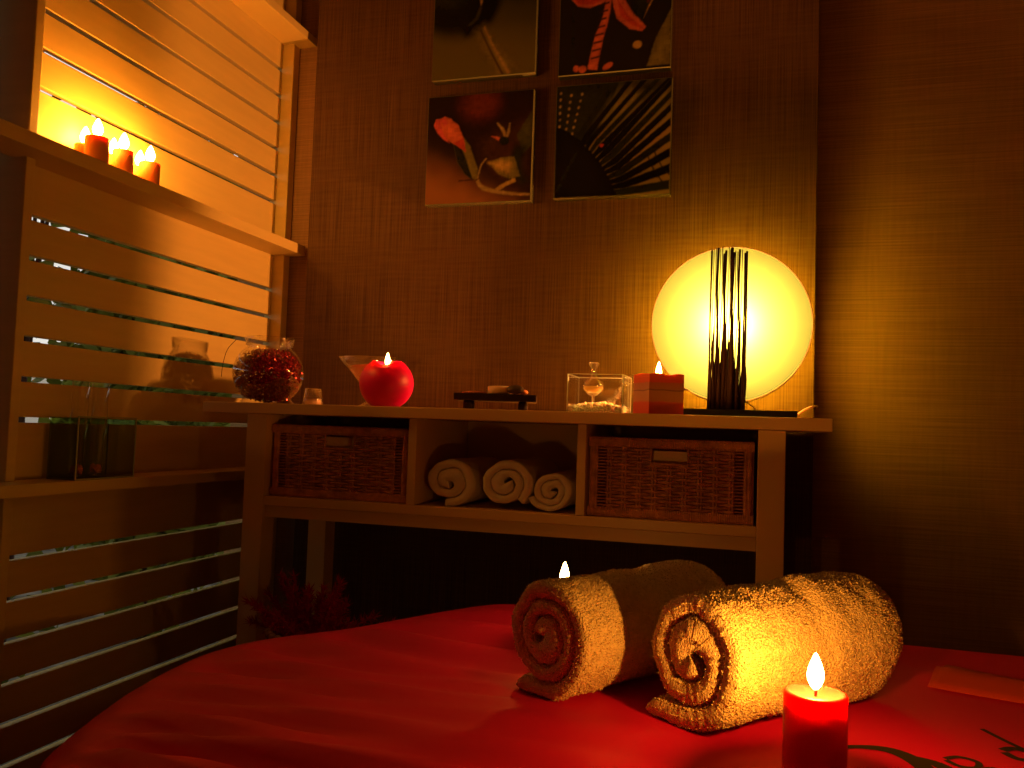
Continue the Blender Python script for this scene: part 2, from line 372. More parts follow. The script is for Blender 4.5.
picture((-.848, .575+H), (-.560, .863+H), 'photo block of a pink flower bud on a curved stem, lower left', bg3, [
    (brick, ell(.50, .90, .20, .16), .09), (dbrown, [(.45, .6), (1, .8), (1, .1), (.75, .12), (.55, .3)], .12),
    (dolive, [(.86, .60), (1, .82), (1, .5), (.92, .42)]), (dkg, stroke([(.9, .5), (.86, .3), (.95, .15)], [.1, .12, .06]), .04),
    (olive, [(.60, .36), (.72, .40), (.84, .40), (.88, .30), (.90, .22), (.80, .20), (.70, .25)]), (gold, [(.60, .36), (.72, .37), (.82, .34), (.80, .24), (.70, .28)], .03),
    (gold, stroke([(.68, .10), (.76, .15), (.86, .19)], .035)), (coral, stroke([(.62, .60), (.69, .57), (.72, .53)], [.005, .03, .02])), (tan, stroke([(.67, .72), (.74, .63), (.75, .55)], [.01, .03, .02])), (tan, stroke([(.79, .71), (.78, .63), (.75, .55)], [.01, .025, .02])),
    (dkg, ell(.74, .55, .05, .04)), (tan, stroke([(.58, .40), (.53, .33), (.50, .22)], .012)),
    (tan, stroke([(.50, .20), (.56, .13), (.75, .075), (1, .05)], [.03, .04, .03, .02])),
    (olive, [(.25, .58), (.36, .60), (.42, .52), (.50, .30), (.50, .22), (.46, .20), (.38, .26), (.30, .38)]), (dkg, [(.25, .58), (.32, .55), (.38, .42), (.46, .20), (.38, .26), (.30, .38)]),
    (coral, [(.06, .74), (.08, .79), (.13, .80), (.16, .815), (.22, .79), (.30, .72), (.36, .58), (.38, .48), (.25, .56), (.17, .60), (.09, .68)]),
    (pinkp, [(.06, .74), (.08, .79), (.12, .79), (.14, .68), (.22, .56), (.16, .60), (.09, .67)]), (redp, [(.26, .56), (.35, .60), (.38, .47), (.31, .52)]), (pinkp, [(.12, .78), (.16, .81), (.20, .75), (.16, .72)]), (dbrown, stroke([(.32, .205), (.47, .21)], .012))])
fan = []
for k in range(15):
    a = math.radians(3+k*5.6); c, s = math.cos(a), math.sin(a); u0, v0 = .02, .0
    r1 = 1.45
    w = .066 if k < 9 else .050
    P = [(u0+.25*c, v0+.25*s), (u0+.6*c-.5*w*s, v0+.6*s+.5*w*c), (u0+r1*c-.62*w*s, v0+r1*s+.62*w*c), (u0+r1*c+.62*w*s, v0+r1*s-.62*w*c), (u0+.6*c+.5*w*s, v0+.6*s-.5*w*c)]
    P = [(max(0, min(1, u)), max(0, min(1, v))) for u, v in P]
    if k < 13: fan.append((blk if k % 3 else dkg, P))
for k in range(13, 16):
    a = math.radians(2+k*5.8); c, s = math.cos(a), math.sin(a)
    for q in range(7):
        r = .56+q*.06+.02*(k % 2)
        if r*s < .97 and r*c < 1: fan.append((tan if (q+k) % 4 else gold, ell(.02+r*c, r*s, .012 if k > 12 else .02, .009, a, 8)))
picture((-.502, .576+H), (-.213, .864+H), 'photo block of a dark palm fan against green, lower right', bg4, [
    (dkg, [(0, 1), (.55, 1), (.40, .60), (.30, .45), (0, .5)]), (dkg, [(.55, 1), (1, 1), (1, .80), (.75, .78)], .08), (olive, stroke([(.42, .62), (.56, .76), (.70, .92)], [.10, .22, .10]), .07), (olive, stroke([(.60, .58), (.80, .74), (1, .88)], [.10, .20, .12]), .07)]
    + fan + [(blk, [(0, 0), (.56, 0), (.50, .12), (.46, .20), (.40, .30), (.30, .42), (.22, .50), (.12, .58), (0, .64)]), (dkg, stroke([(.02, .05), (.10, .22), (.20, .42)], .03)),
             (dkg, stroke([(.80, .36), (.86, .22), (.94, .10)], .012)), (dkg, stroke([(.86, .38), (.93, .24), (1, .16)], .012)), (redp, ell(.41, .45, .018, .012))])
# ------------------------------------------------------------------ console table
TT = H+.0385                                  # table top surface
con = thing('console_table', 'cream console table with baskets, shelf and square legs against the panel', 'console table', (-.54, 1.81, 0))
CX, CY, _ = con.location
def cpart(name, a, b, m=None, bev=.0015):
    bm = bmesh.new(); box2(bm, (a[0]-CX, a[1]-CY, a[2]), (b[0]-CX, b[1]-CY, b[2]), bev); return obj(name, bm, m or M['cream'], con)
cpart('tabletop', (-1.212, 1.635, H+.0145), (.1305, 2.032, TT), bev=.002)
ZL = H+.014
for xa, xb in ((-1.104, -1.054), (.0005, .050)):
    cpart('leg', (xa, 1.650, 0), (xb, 1.700, ZL)); cpart('leg', (xa, 1.942, 0), (xb, 1.992, ZL))
    cpart('side_panel', (xa+.012, 1.7005, H-.21), (xb-.012, 1.9415, ZL))
cpart('shelf', (-1.0535, 1.652, H-.188), (.000, 1.98, H-.168))
cpart('apron', (-1.0535, 1.660, H-.215), (.000, 1.680, H-.1885))
cpart('divider', (-.711, 1.652, H-.1675), (-.692, 1.98, ZL))
cpart('divider', (-.346, 1.652, H-.1675), (-.328, 1.98, ZL))
cpart('back_panel', (-1.0535, 1.9805, H-.188), (.000, 1.990, ZL))
# ------------------------------------------------------------------ baskets
def basket(x0, x1, z0, z1, label):
    y0, y1 = 1.668, 1.955
    t = thing('wicker_basket', label, 'basket', ((x0+x1)/2, (y0+y1)/2, z0), 0, 'wicker baskets in the console')
    w, h, d = x1-x0, z1-z0, y1-y0
    X0, X1, yf = -w/2, w/2, -d/2
    rim = .020
    # rims: bars wrapped with cane, ridged along their length
    def wrapped(bm, p, q, th, hh, vert=False, stp=.0042):
        p, q = Vector(p), Vector(q); L = (q-p).length; n = int(L/stp)*2; rings = []
        dv = (q-p).normalized(); up = Vector((0, 0, 1)) if not vert else Vector((1, 0, 0)); side = dv.cross(up)
        for i in range(n+1):
            k = 1 if i % 2 else .86; c = p+dv*(L*i/n); ring = []
            for a in range(8):
                an = 2*PI*(a+.5)/8; ring.append(bm.verts.new(c+up*(hh/2*k*max(-1, min(1, 1.25*math.sin(an))))+side*(th/2*k*max(-1, min(1, 1.25*math.cos(an))))))
            rings.append(ring)
        for a, b in zip(rings, rings[1:]):
            for i in range(8): bm.faces.new((a[i], a[(i+1) % 8], b[(i+1) % 8], b[i]))
        bm.faces.new(rings[0]); bm.faces.new(rings[-1])
    bm = bmesh.new()
    for yy in (yf+.006, -yf-.006):
        wrapped(bm, (X0, yy, h-rim/2), (X1, yy, h-rim/2), .012, rim)
    for xx in (X0+.006, X1-.006): wrapped(bm, (xx, yf+.012, h-rim/2), (xx, -yf-.012, h-rim/2), .012, rim)
    obj('rim', bm, M['wicker'], t)
    bm = bmesh.new()
    for yy in (yf+.006, -yf-.006): wrapped(bm, (X0, yy, rim/2), (X1, yy, rim/2), .012, rim)
    for xx in (X0+.006, X1-.006): wrapped(bm, (xx, yf+.012, rim/2), (xx, -yf-.012, rim/2), .012, rim)
    obj('base_band', bm, M['wicker'], t)
    # woven body
    bm = bmesh.new()
    ns = 9
    xs = [X0+.042+(w-.084)*k/(ns-1) for k in range(ns)]
    slot = (-.036, .036, h-.050, h-.020)
    for sx in (X0+.009, X0+.015, X1-.015, X1-.009):
        tube(bm, [(sx, yf+.006, rim*.5), (sx, yf+.006, h-rim*.5)], .0045, 8)
    for sx in xs:
        top = slot[2] if slot[0] < sx < slot[1] else h-rim*.5
        for dx in (-.003, .003): tube(bm, [(sx+dx, yf+.007, rim*.5), (sx+dx, yf+.007, top)], .0028, 6)
    nr = 19
    sp = (h-2*rim)/nr
    for r in range(nr):
        z = rim+sp*(r+.5)
        segs = [(X0+.012, X1-.012)]
        if slot[2] < z < slot[3]: segs = [(X0+.012, slot[0]), (slot[1], X1-.012)]
        for a, b in segs:
            n = int((b-a)/.0045)+2; pts = []
            for i in range(n):
                x = a+(b-a)*i/(n-1)
                ph = (x-xs[0])/(xs[1]-xs[0])
                amp = .0048 if X0+.036 < x < X1-.036 else .001
                pts.append((x, yf+.007-amp*math.cos(PI*ph+PI*(r % 2)), z+random.uniform(-.0006, .0006)))
            k = sp*.47
            tube(bm, pts, [k if X0+.036 < p[0] < X1-.036 else k*.55 for p in pts], 6)
    # handle hole frame
    tube(bm, [(slot[0], yf+.004, slot[3]), (slot[0], yf+.004, slot[2]), (slot[1], yf+.004, slot[2]), (slot[1], yf+.004, slot[3])], .003, 6)
    # sides, back, bottom boards of woven cane
    for sx in (X0+.004, X1-.004): box2(bm, (sx-.003, yf+.012, rim*.4), (sx+.003, -yf-.010, h-rim*.5))
    box2(bm, (X0+.006, -yf-.010, rim*.4), (X1-.006, -yf-.004, h-rim*.5)); box2(bm, (X0+.006, yf+.012, .002), (X1-.006, -yf-.008, .010))
    obj('woven_body', bm, M['wicker'], t)
    bm = bmesh.new(); box2(bm, (slot[0]-.022, yf+.020, slot[2]-.05), (slot[1]+.022, yf+.025, slot[3]-.004), .001)
    o = obj('lining', bm, M['lining'], t); o['label'] = 'pale cloth lining seen through the handle hole'
basket(-1.0515, -.7135, H-.168, H-.0075, 'dim wicker basket in the left compartment of the console')
basket(-.3255, -.0055, H-.168, H-.0095, 'wicker basket in the right compartment of the console, below the lamp')
# ------------------------------------------------------------------ rolled towels
def sm(a, b, x):
    t = max(0, min(1, (x-a)/(b-a))); return t*t*(3-2*t)
def rc0(a, t, tot, ph, th):
    return th*.42+th*(t-((ph-PI+40*PI) % (2*PI)))/(2*PI)
def rolled_towel(c, ang, R, L, turns, phi_end, label, m, group, bulge=0, y0=.6, oval=(1, 1), tilt=0, seed=0, stp=.0024, fuzz=.0015, tail=0, smooth=True, loops=0):
    th = R/(turns+.91)
    tot = turns*2*PI; n = int(tot*R*.55/stp); ny = int(L/stp)
    rnd = Vector((seed*3.1, seed*1.7, 0))
    V = np.zeros((ny*2*n, 3)); K = 0
    cs = []
    for i in range(n+1):
        f = (i/n); th_i = tot*math.sqrt(f*.9993+.0007)
        cs.append(th_i)
    cs = cs[:n]
    for j in range(ny):
        y = L*j/(ny-1)
        e = min(y, L-y)
        puff = math.sqrt(max(0, 1-(1-min(1, e/(th*.5)))**2))
        kk = 1+bulge*sm(y0-.02, y0+.025, y)-(.05*math.exp(-((y-y0)/.012)**2) if bulge else 0)
        if bulge: kk *= 1-.22*(1-min(1, (L-y)/.055))**2
        for side in (0, 1):
            for i in range(n):
                t = cs[i] if side == 0 else cs[n-1-i]
                ph = phi_end-tot+t
                rc = th*.42+th*t/(2*PI)
                cap = math.sqrt(max(0, 1-(1-min(1, (tot-t)*rc/(th*.45)))**2)) if tot-t < 1 else 1
                hw = th*.49*(.58+.42*puff)*(.15+.85*cap)
                wob = .10*th*noise.noise(Vector((math.cos(ph)*2.2, math.sin(ph)*2.2, y*9))+rnd)
                r = (rc+(hw if side == 0 else -hw)+wob)*kk
                dph = (ph-PI+40*PI) % (2*PI)
                if side == 1 and t < 2*PI: r = (.05*th)+(r-.05*th)*sm(1.45*PI, 2*PI, t)
                if tail and tot-t < 1.2 and dph < 1.0:
                    r = max(r, (rc0(PI, t, tot, ph, th)+(hw if side == 0 else -hw))/math.cos(dph))
                x, z = r*math.sin(ph)*oval[0], r*math.cos(ph)*oval[1]
                x += tilt*z
                zb = -R*oval[1]
                if z < zb*.96: z = zb*.96+(z-zb*.96)*.10
                p = Vector((x, y, z))
                if fuzz:
                    q = p+rnd
                    p = p+Vector((noise.noise(q*250), noise.noise(q*250+Vector((5, 1, 2)))*.6, noise.noise(q*250+Vector((9, 4, 7)))))*fuzz*1.2+Vector((x, 0, z)).normalized()*noise.noise(q*42)*.0022
                V[K] = p; K += 1
    me = grid_mesh('rolled_towel', V, 2*n, ny, closed_u=True)
    bm = bmesh.new(); bm.from_mesh(me); bm.verts.ensure_lookup_table(); bm.normal_update()
    for j in (0, ny-1):
        b = j*2*n
        for i in range(n-1):
            try: bm.faces.new((bm.verts[b+i], bm.verts[b+i+1], bm.verts[b+2*n-2-i], bm.verts[b+2*n-1-i]))
            except ValueError: pass
    bmesh.ops.recalc_face_normals(bm, faces=bm.faces)
    if loops:                                  # terry pile: short tufts over the whole surface
        rr = random.Random(seed); bm.normal_update(); fl = [f for f in bm.faces]
        for q in range(loops):
            f = rr.choice(fl); p = f.calc_center_median(); nrm = f.normal
            if nrm.length < .5: continue
            d = (nrm+Vector((rr.gauss(0, .5), rr.gauss(0, .5), rr.gauss(0, .5)))).normalized(); sd = d.orthogonal().normalized(); sd.rotate(Matrix.Rotation(rr.uniform(0, 6.3), 3, d))
            L_ = rr.uniform(.0010, .0020); w_ = .0008
            bm.faces.new([bm.verts.new(c) for c in (p-sd*w_-nrm*.0005, p+sd*w_-nrm*.0005, p+d*L_+sd*w_*.7, p+d*L_-sd*w_*.7)])
    bm.to_mesh(me); bm.free()
    o = fin('rolled_towel', me, m, None, smooth); o.location = c; o.rotation_euler.z = -ang
    tag(o, label, 'towel', group); return o
BEDZ = H-.300
rolled_towel((-.227, .932, BEDZ+.0690), math.radians(31), .0715, .30, 2.9, math.radians(216), 'rolled cream towel on the bed, farther left, with a flame above it', M['towel'], 'rolled towels on the bed', .055, .19, (1, 1), 0, 1, tail=.012, loops=62000)
rolled_towel((-.064, .888, BEDZ+.0755), math.radians(39), .0790, .295, 2.3, math.radians(222), 'rolled cream towel on the bed, brightly lit right behind the red candle', M['towel'], 'rolled towels on the bed', .08, .135, (.96, 1), .05, 2, tail=.016, loops=70000)
g3 = 'rolled towels in the console'
rolled_towel((-.6265, 1.675, H-.168+.0535), math.radians(0), .0575, .26, 2.1, math.radians(190), 'leftmost of three rolled towels in the console, beside the left basket', M['shelf_towel'], g3, 0, .6, (1.12, .96), 0, 3, stp=.005, fuzz=.0006)
rolled_towel((-.501, 1.672, H-.168+.0530), math.radians(0), .0580, .26, 2.3, math.radians(140), 'middle one of three rolled towels in the console', M['shelf_towel'], g3, 0, .6, (1.07, .96), .08, 4, stp=.005, fuzz=.0006, tail=.012)
rolled_towel((-.4035, 1.675, H-.168+.0440), math.radians(0), .0480, .26, 2.5, math.radians(255), 'rightmost and smallest of three rolled towels in the console', M['shelf_towel'], g3, 0, .6, (1.05, .94), .10, 5, stp=.005, fuzz=.0006)
# ------------------------------------------------------------------ massage bed
bed = thing('massage_table', 'massage table under the red cover in the foreground', 'bed', (0, .45, 0))
bm = bmesh.new(); box2(bm, (-.60, -.92, BEDZ-.10), (.60, .66, BEDZ-.012), .03); obj('pad', bm, M['pad'], bed)
for sx in (-.45, .45):
    for sy in (-.75, .40):
        bm = bmesh.new(); box2(bm, (sx-.025, sy-.025, 0), (sx+.025, sy+.025, BEDZ-.10), .003); obj('leg', bm, M['dark_wood'], bed)
PTS = [(-.50, -.50), (-.53, .30), (-.565, .59), (-.592, .65), (-.622, .73), (-.648, .822), (-.662, .931), (-.648, 1.01), (-.612, 1.068), (-.565, 1.13), (-.522, 1.214), (-.474, 1.308), (-.425, 1.383), (-.385, 1.400), (-.28, 1.398), (0, 1.388), (.30, 1.378), (.62, 1.372), (.68, 1.33), (.69, 1.2), (.69, .4), (.69, -.50)]
outl = np.array([[p.x, p.y] for p in smooth_bez([(a, b, 0) for a, b in PTS], 8)]+[[PTS[0][0], PTS[0][1]]])
def hgt(x, y):
    """folds of the cover over the flat pad"""
    def nz(a, b, s=0): return noise.noise(Vector((a, b, s)))
    w = sm(.05, -.18, x)
    yy = y+.10*x+.05*nz(x*2.2, y*2.2, 3)
    h = .0105*w*math.sin(yy*2*PI/.105+2*nz(x*1.5, y*1.5))*(.5+.9*nz(x*2+7, y*3, 1))
    h += .0085*w*math.sin((y-.16*x)*2*PI/.047+3*nz(x*2.5, y*2.5, 5))*max(0, nz(x*3, y*4, 9)+.25)
    h += .0022*nz(x*5, y*5, 2)
    # soft ridge on the right
    d = (y-1.19)+.35*(x-.25)
    h += .010*math.exp(-(d/.03)**2)*sm(.16, .24, x)
    for cx, cy, ang, L, Wd in ((-.215, .944, 34, .31, .085), (-.05, .90, 37, .30, .09)):     # flat under towels
        a = math.radians(ang); u = (x-cx)*math.sin(a)+(y-cy)*math.cos(a); v = (x-cx)*math.cos(a)-(y-cy)*math.sin(a)
        k = sm(Wd+.03, Wd-.02, abs(v))*sm(-.04, 0, u)*sm(L+.04, L, u); h = h*(1-k)-.0015*k
    k = sm(.08, .04, math.hypot(x-.051, y-.778)); h = h*(1-k)-.0005*k
    return h
nx, ny_ = 150, 190
gx = np.linspace(-1.05, 1.10, nx); gy = np.linspace(-.75, 1.80, ny_)
segA, segB = outl[:-1], outl[1:]
V = []; 
for y in gy:
    for x in gx:
        p = np.array([x, y]); ab = segB-segA; t = np.clip(((p-segA)*ab).sum(1)/np.maximum((ab**2).sum(1), 1e-12), 0, 1)
        q = segA+ab*t[:, None]; dd = ((p-q)**2).sum(1); k = dd.argmin(); d = math.sqrt(dd[k])
        # inside test
        A, B = segA, segB; cond = ((A[:, 1] > y) != (B[:, 1] > y)); xi = (B[:, 0]-A[:, 0])*(y-A[:, 1])/np.where(np.abs(B[:, 1]-A[:, 1]) < 1e-12, 1e-12, B[:, 1]-A[:, 1])+A[:, 0]
        inside = (np.count_nonzero(cond & (x < xi)) % 2) == 1
        if inside: V.append((x, y, BEDZ+hgt(x, y)*sm(0, .05, d)))
        else:
            n = (p-q[k])/max(d, 1e-9); R = .036
            d = min(d, .42)
            if d < R*PI/2: o, dz = R*math.sin(d/R), R*(1-math.cos(d/R))
            else:
                e = d-R*PI/2; o = R+e*.10+.012*sm(0, .2, e)*math.sin(18*(q[k][0]+q[k][1]*1.1)); dz = R+e*.99
            V.append((q[k][0]+n[0]*o, q[k][1]+n[1]*o, BEDZ-dz))
me = grid_mesh('bed_cover', V, nx, ny_)
cov = fin('bed_cover', me, M['sheet'], None, True); sdm = cov.modifiers.new('thick', 'SOLIDIFY'); sdm.thickness = .003; sdm.offset = -1
tag(cov, 'red bed cover draped over the massage table with a dark printed motif', 'bed cover')
def on_bed(bm, poly, lift=.0009):
    """printed shape laid on the cover"""
    vs = [bm.verts.new((u, v, BEDZ+hgt(u, v)+lift)) for u, v in poly]
    f = bm.faces.new(vs); r = bmesh.ops.triangulate(bm, faces=[f])
bm = bmesh.new()
for pts, w in (([(.075, .893), (.100, .906), (.130, .906), (.150, .880), (.155, .84)], [.006, .009, .016, .020, .012]), ([(.145, .897), (.165, .885), (.178, .86), (.178, .83)], [.004, .014, .018, .010]),
               ([(.232, 1.010), (.250, .972), (.272, .935)], [.006, .006, .006]), ([(.236, .948), (.248, .958), (.262, .950), (.258, .930), (.244, .928), (.236, .942)], [.009]*2),
               ([(.176, .902), (.190, .912), (.204, .904), (.200, .888), (.186, .886), (.176, .898)], [.006]*2), ([(.208, .886), (.216, .890), (.222, .884)], [.010]*2)):
    poly = stroke(pts, w); n = len(poly)//2
    for i in range(n-1): on_bed(bm, [poly[i], poly[i+1], poly[2*n-2-i], poly[2*n-1-i]])
bmesh.ops.remove_doubles(bm, verts=bm.verts, dist=1e-6)
o = obj('printed_motif', bm, M['motif'], cov); o['label'] = 'dark green leaf and letter print'
# pale folded edge on the right
bm = bmesh.new(); nu, nv = 24, 8; V = []
quad = ((.205, 1.150), (.42, 1.085), (.49, 1.150), (.250, 1.275))
for j in range(nv):
    for i in range(nu):
        u, v = i/(nu-1), j/(nv-1)
        x = (1-u)*(1-v)*quad[0][0]+u*(1-v)*quad[1][0]+u*v*quad[2][0]+(1-u)*v*quad[3][0]; y = (1-u)*(1-v)*quad[0][1]+u*(1-v)*quad[1][1]+u*v*quad[2][1]+(1-u)*v*quad[3][1]
        V.append((x, y, BEDZ+hgt(x, y)+.002+.004*math.sin(PI*v)))
bm.free()
me = grid_mesh('folded_edge', V, nu, nv); o = fin('folded_edge', me, M['sheet_edge'], cov, True); sd = o.modifiers.new('thick', 'SOLIDIFY'); sd.thickness = .0018; sd.offset = 1
o['label'] = 'paler folded strip of the red cover'
# ------------------------------------------------------------------ candles
def flame(parent, c, h, w, power, nm='flame', lean=0):
    bm = bmesh.new()
    prof = [(0, 0), (.30, .03), (.62, .12), (.9, .26), (1, .40), (.88, .56), (.62, .74), (.32, .90), (.10, .98), (0, 1)]
    lathe(bm, [(r*w/2, z*h) for r, z in prof], (0, 0, 0), 20)
    for v in bm.verts: v.co.x += lean*v.co.z
    f = obj('flame', bm, M['flame'], parent, True, c)
    l = bpy.data.lights.new('flame_light', 'POINT'); l.energy = power; l.color = WARM; l.shadow_soft_size = w*.45
    lo = link(bpy.data.objects.new('flame_light', l)); lo.parent = f; lo.location = (0, 0, h*.5)
def wick(parent, c, h):
    bm = bmesh.new(); tube(bm, [(0, 0, 0), (.0006, 0, h*.6), (.0018, 0, h)], .0011, 6); obj('wick', bm, M['wick'], parent, True, c)
def pillar(name, c, r, h, m, label, power, fh=.03, fw=.011, dish=.004, group=None, lit=True):
    t = thing(name, label, 'candle', c, 0, group)
    bm = bmesh.new()
    e = min(.003, r*.1)
    lathe(bm, [(0, 0), (r-e, 0), (r, e), (r, h-e), (r-e*.35, h-e*.25), (r-e*1.3, h), (r*.80, h-dish*.25), (r*.55, h-dish*.8), (r*.2, h-dish), (0, h-dish)], n=48)
    obj('wax', bm, m, t, True)
    wick(t, (0, 0, h-dish-.001), .010)
    if lit: flame(t, (0, 0, h-dish+.005), fh, fw, power)
    return t
pillar('pillar_candle', (.0512, .778, BEDZ), .0262, .0845, M['red_wax2'], 'short red pillar candle burning in front of the right bed towel', CANDLE_W*1.15, .032, .0145)
pillar('pillar_candle', (-.253, 1.150, BEDZ), .022, .082, M['red_wax2'], 'candle hidden behind the left bed towel, only its flame showing', CANDLE_W*.15, .036, .0140)
# on the screen shelf, two rows
SHZ = H+.4936
sc_ = []
for (px, X, h, r, lab) in ((96, -1.258, .050, .0225, 'amber candle nearest the left post in the front row on the screen shelf'), (123, -1.258, .047, .0205, 'middle amber candle of the front row on the screen shelf'), (150, -1.258, .046, .0215, 'amber candle farthest right in the front row on the screen shelf'),
                           (84, -1.300, .042, .0190, 'back-row amber candle nearest the left post, half hidden on the screen shelf'), (113, -1.300, .045, .0190, 'back-row amber candle between the first two, on the screen shelf'), (140, -1.300, .045, .0190, 'back-row amber candle peeking out farthest right on the screen shelf')):
    p = atX(px, 160, X)
    pillar('pillar_candle', (X, p.y, SHZ), r, h, M['amber_wax'], lab, CANDLE_W*.34, .038, .020, .004, 'candles on the screen shelf')
# ball candle
def ball_candle():
    t = thing('ball_candle', 'round glowing red ball candle on the console beside the stemmed glass', 'candle', (-.8145, 1.755, TT))
    R = .0615; prof = [(0, 0), (.026, 0), (.031, .0015)]
    for k in range(1, 19):
        a = -PI/2+.50+(PI/2-.50+1.02)*k/18
        prof.append((R*math.cos(a), .0545+R*.98*math.sin(a)))
    prof += [(.030, .1035), (.022, .0985), (.010, .092), (0, .090)]
    bm = bmesh.new(); lathe(bm, prof, n=56)
    for v in bm.verts:
        if v.co.z > .085: v.co.z -= .011*math.exp(-((math.atan2(v.co.x, -v.co.y)-.2)/.55)**2)*sm(.085, .103, v.co.z)
    obj('wax', bm, M['red_wax'], t, True)
    wick(t, (0, 0, .089), .009); flame(t, (0, 0, .0935),   .032, .0115, CANDLE_W*.18)
ball_candle()
# striped cube candle
def cube_candle():
    s = .077; rz = math.radians(32)
    t = thing('square_candle', 'square red and brown layered candle burning in front of the lamp', 'candle', (-.1995, 1.752, TT), rz)
    m = bpy.data.materials.new('striped_wax'); m.use_nodes = True; nt = m.node_tree; b = nt.nodes['Principled BSDF']; b.inputs['Roughness'].default_value = .5
    b.inputs['Subsurface Weight'].default_value = .4; b.inputs['Subsurface Radius'].default_value = (1, .3, .15); b.inputs['Subsurface Scale'].default_value = .008
    tc = nt.nodes.new('ShaderNodeTexCoord'); sp = nt.nodes.new('ShaderNodeSeparateXYZ'); nt.links.new(tc.outputs['Object'], sp.inputs[0])
    n = nt.nodes.new('ShaderNodeTexNoise'); n.inputs['Scale'].default_value = 25; nt.links.new(tc.outputs['Object'], n.inputs['Vector'])
    a = nt.nodes.new('ShaderNodeMath'); a.operation = 'MULTIPLY_ADD'; a.inputs[1].default_value = .006; nt.links.new(n.outputs[0], a.inputs[0]); nt.links.new(sp.outputs['Z'], a.inputs[2])
    mr = nt.nodes.new('ShaderNodeMapRange'); mr.inputs[1].default_value = .003; mr.inputs[2].default_value = .083; nt.links.new(a.outputs[0], mr.inputs[0])
    r = nt.nodes.new('ShaderNodeValToRGB'); el = r.color_ramp.elements; r.color_ramp.interpolation = 'LINEAR'
    stops = [(0, (.75, .06, .02)), (.30, (.80, .08, .03)), (.36, (.70, .28, .12)), (.60, (.62, .28, .13)), (.62, (.25, .08, .05)), (.65, (.58, .24, .12)), (.80, (.60, .20, .09)), (.84, (.80, .10, .03)), (1, (.90, .16, .04))]
    el[0].position, el[0].color = 0, (*stops[0][1], 1); el[1].position, el[1].color = 1, (*stops[-1][1], 1)
    for p, c in stops[1:-1]: e = el.new(p); e.color = (*c, 1)
    nt.links.new(mr.outputs[0], r.inputs[0]); nt.links.new(r.outputs[0], b.inputs['Base Color'])
    bm = bmesh.new(); N = 9; hh = .083
    # side walls with a dished top
    def top(u, v): d = math.hypot(u, v); return hh-.010*math.exp(-(d/.42)**2)-.003*(1-max(abs(u), abs(v)))+.002*math.sin(5*u+2*v)*max(abs(u), abs(v))
    grid = [[bm.verts.new((s/2*(2*i/(N-1)-1), s/2*(2*j/(N-1)-1), top(2*i/(N-1)-1, 2*j/(N-1)-1))) for i in range(N)] for j in range(N)]
    for j in range(N-1):
        for i in range(N-1): bm.faces.new((grid[j][i], grid[j][i+1], grid[j+1][i+1], grid[j+1][i]))
    loop = [grid[0][i] for i in range(N)]+[grid[j][N-1] for j in range(1, N)]+[grid[N-1][i] for i in range(N-2, -1, -1)]+[grid[j][0] for j in range(N-2, 0, -1)]
    low = [bm.verts.new((v.co.x, v.co.y, 0)) for v in loop]; k = len(loop)
    for i in range(k): bm.faces.new((loop[i], low[i], low[(i+1) % k], loop[(i+1) % k]))
    bm.faces.new(low)
    obj('wax', bm, m, t)
    wick(t, (0, 0, .070), .010); flame(t, (0, 0, .0745),   .037, .0125, CANDLE_W*.20)
cube_candle()
# ------------------------------------------------------------------ lamp
LX, LY = -.0625, 1.885
lamp = thing('disc_lamp', 'glowing table lamp with round yellow glass discs and dark vertical sticks', 'lamp', (LX, LY, TT))
bm = bmesh.new(); box(bm, (-.031, .030, .0095), (.345, .12, .019), 0, .002); obj('base', bm, M['black'], lamp)
DR, DZ = .1705, .2060
for yy in (.000, .0690):
    bm = bmesh.new()
    lathe(bm, [(0, -.003), (DR-.002, -.003), (DR, -.001), (DR, .001), (DR-.002, .003), (0, .003)], n=96)
    # one translucent sheet: keep only the rim and the front face
    bmesh.ops.rotate(bm, verts=bm.verts, cent=(0, 0, 0), matrix=Matrix.Rotation(PI/2, 3, 'X'))
    dl = [f for f in bm.faces if f.calc_center_median().y > -.0029]
    bmesh.ops.delete(bm, geom=dl, context='FACES')
    bmesh.ops.translate(bm, verts=bm.verts, vec=(0, yy, DZ)); gd = obj('glass_disc', bm, M['disc'] if yy == 0 else M['disc2'], lamp)
    bm = bmesh.new(); tube(bm, [(DR*math.cos(2*PI*q/96), yy, DZ+DR*math.sin(2*PI*q/96)) for q in range(97)], .0009, 6, False); obj('rim', bm, M['disc_rim'], gd, True)
rnd = random.Random(5)
spec = [(-.0405, .0016), (-.036, .0007), (-.031, .0008), (-.0265, .0024), (-.022, .0008), (-.0175, .0009), (-.013, .0026), (-.010, .0024), (-.004, .0008), (-.001, .0009), (.003, .0030), (.006, .0030), (.010, .0010), (.0145, .0009), (.019, .0022), (.024, .0008), (.030, .0018), (.034, .0018)]
for k, (sx, r) in enumerate(spec):
    bm = bmesh.new(); htop = .366+rnd.uniform(-.006, .008)
    b0 = sx*1.02-.002; y = -.009-.003*(k % 3)
    pts = []
    for i in range(12):
        t = i/11; pts.append((b0+(sx-.001-b0)*t+.0022*math.sin(t*7+k*1.7)*math.sin(PI*t)*(1 if 2 < k < 15 else .2), y, .019+(htop-.019)*t))
    tube(bm, pts, [r*(2.1-.95*min(1, i/6.5)) if 0 < k < 17 else r*1.35 for i in range(12)], 7)
    obj('stick', bm, M['stick'], lamp, True)
for k in range(12):                               # short sticks that thicken the foot
    bm = bmesh.new(); sx = -.040+.0066*k; hh = rnd.uniform(.09, .19)
    pts = [(sx+.002*math.sin(i+k), -.009-.003*(k % 2), .019+hh*i/5) for i in range(6)]
    tube(bm, pts, [.0042, .004, .0036, .003, .0022, .0008], 7); obj('stick', bm, M['stick'], lamp, True)
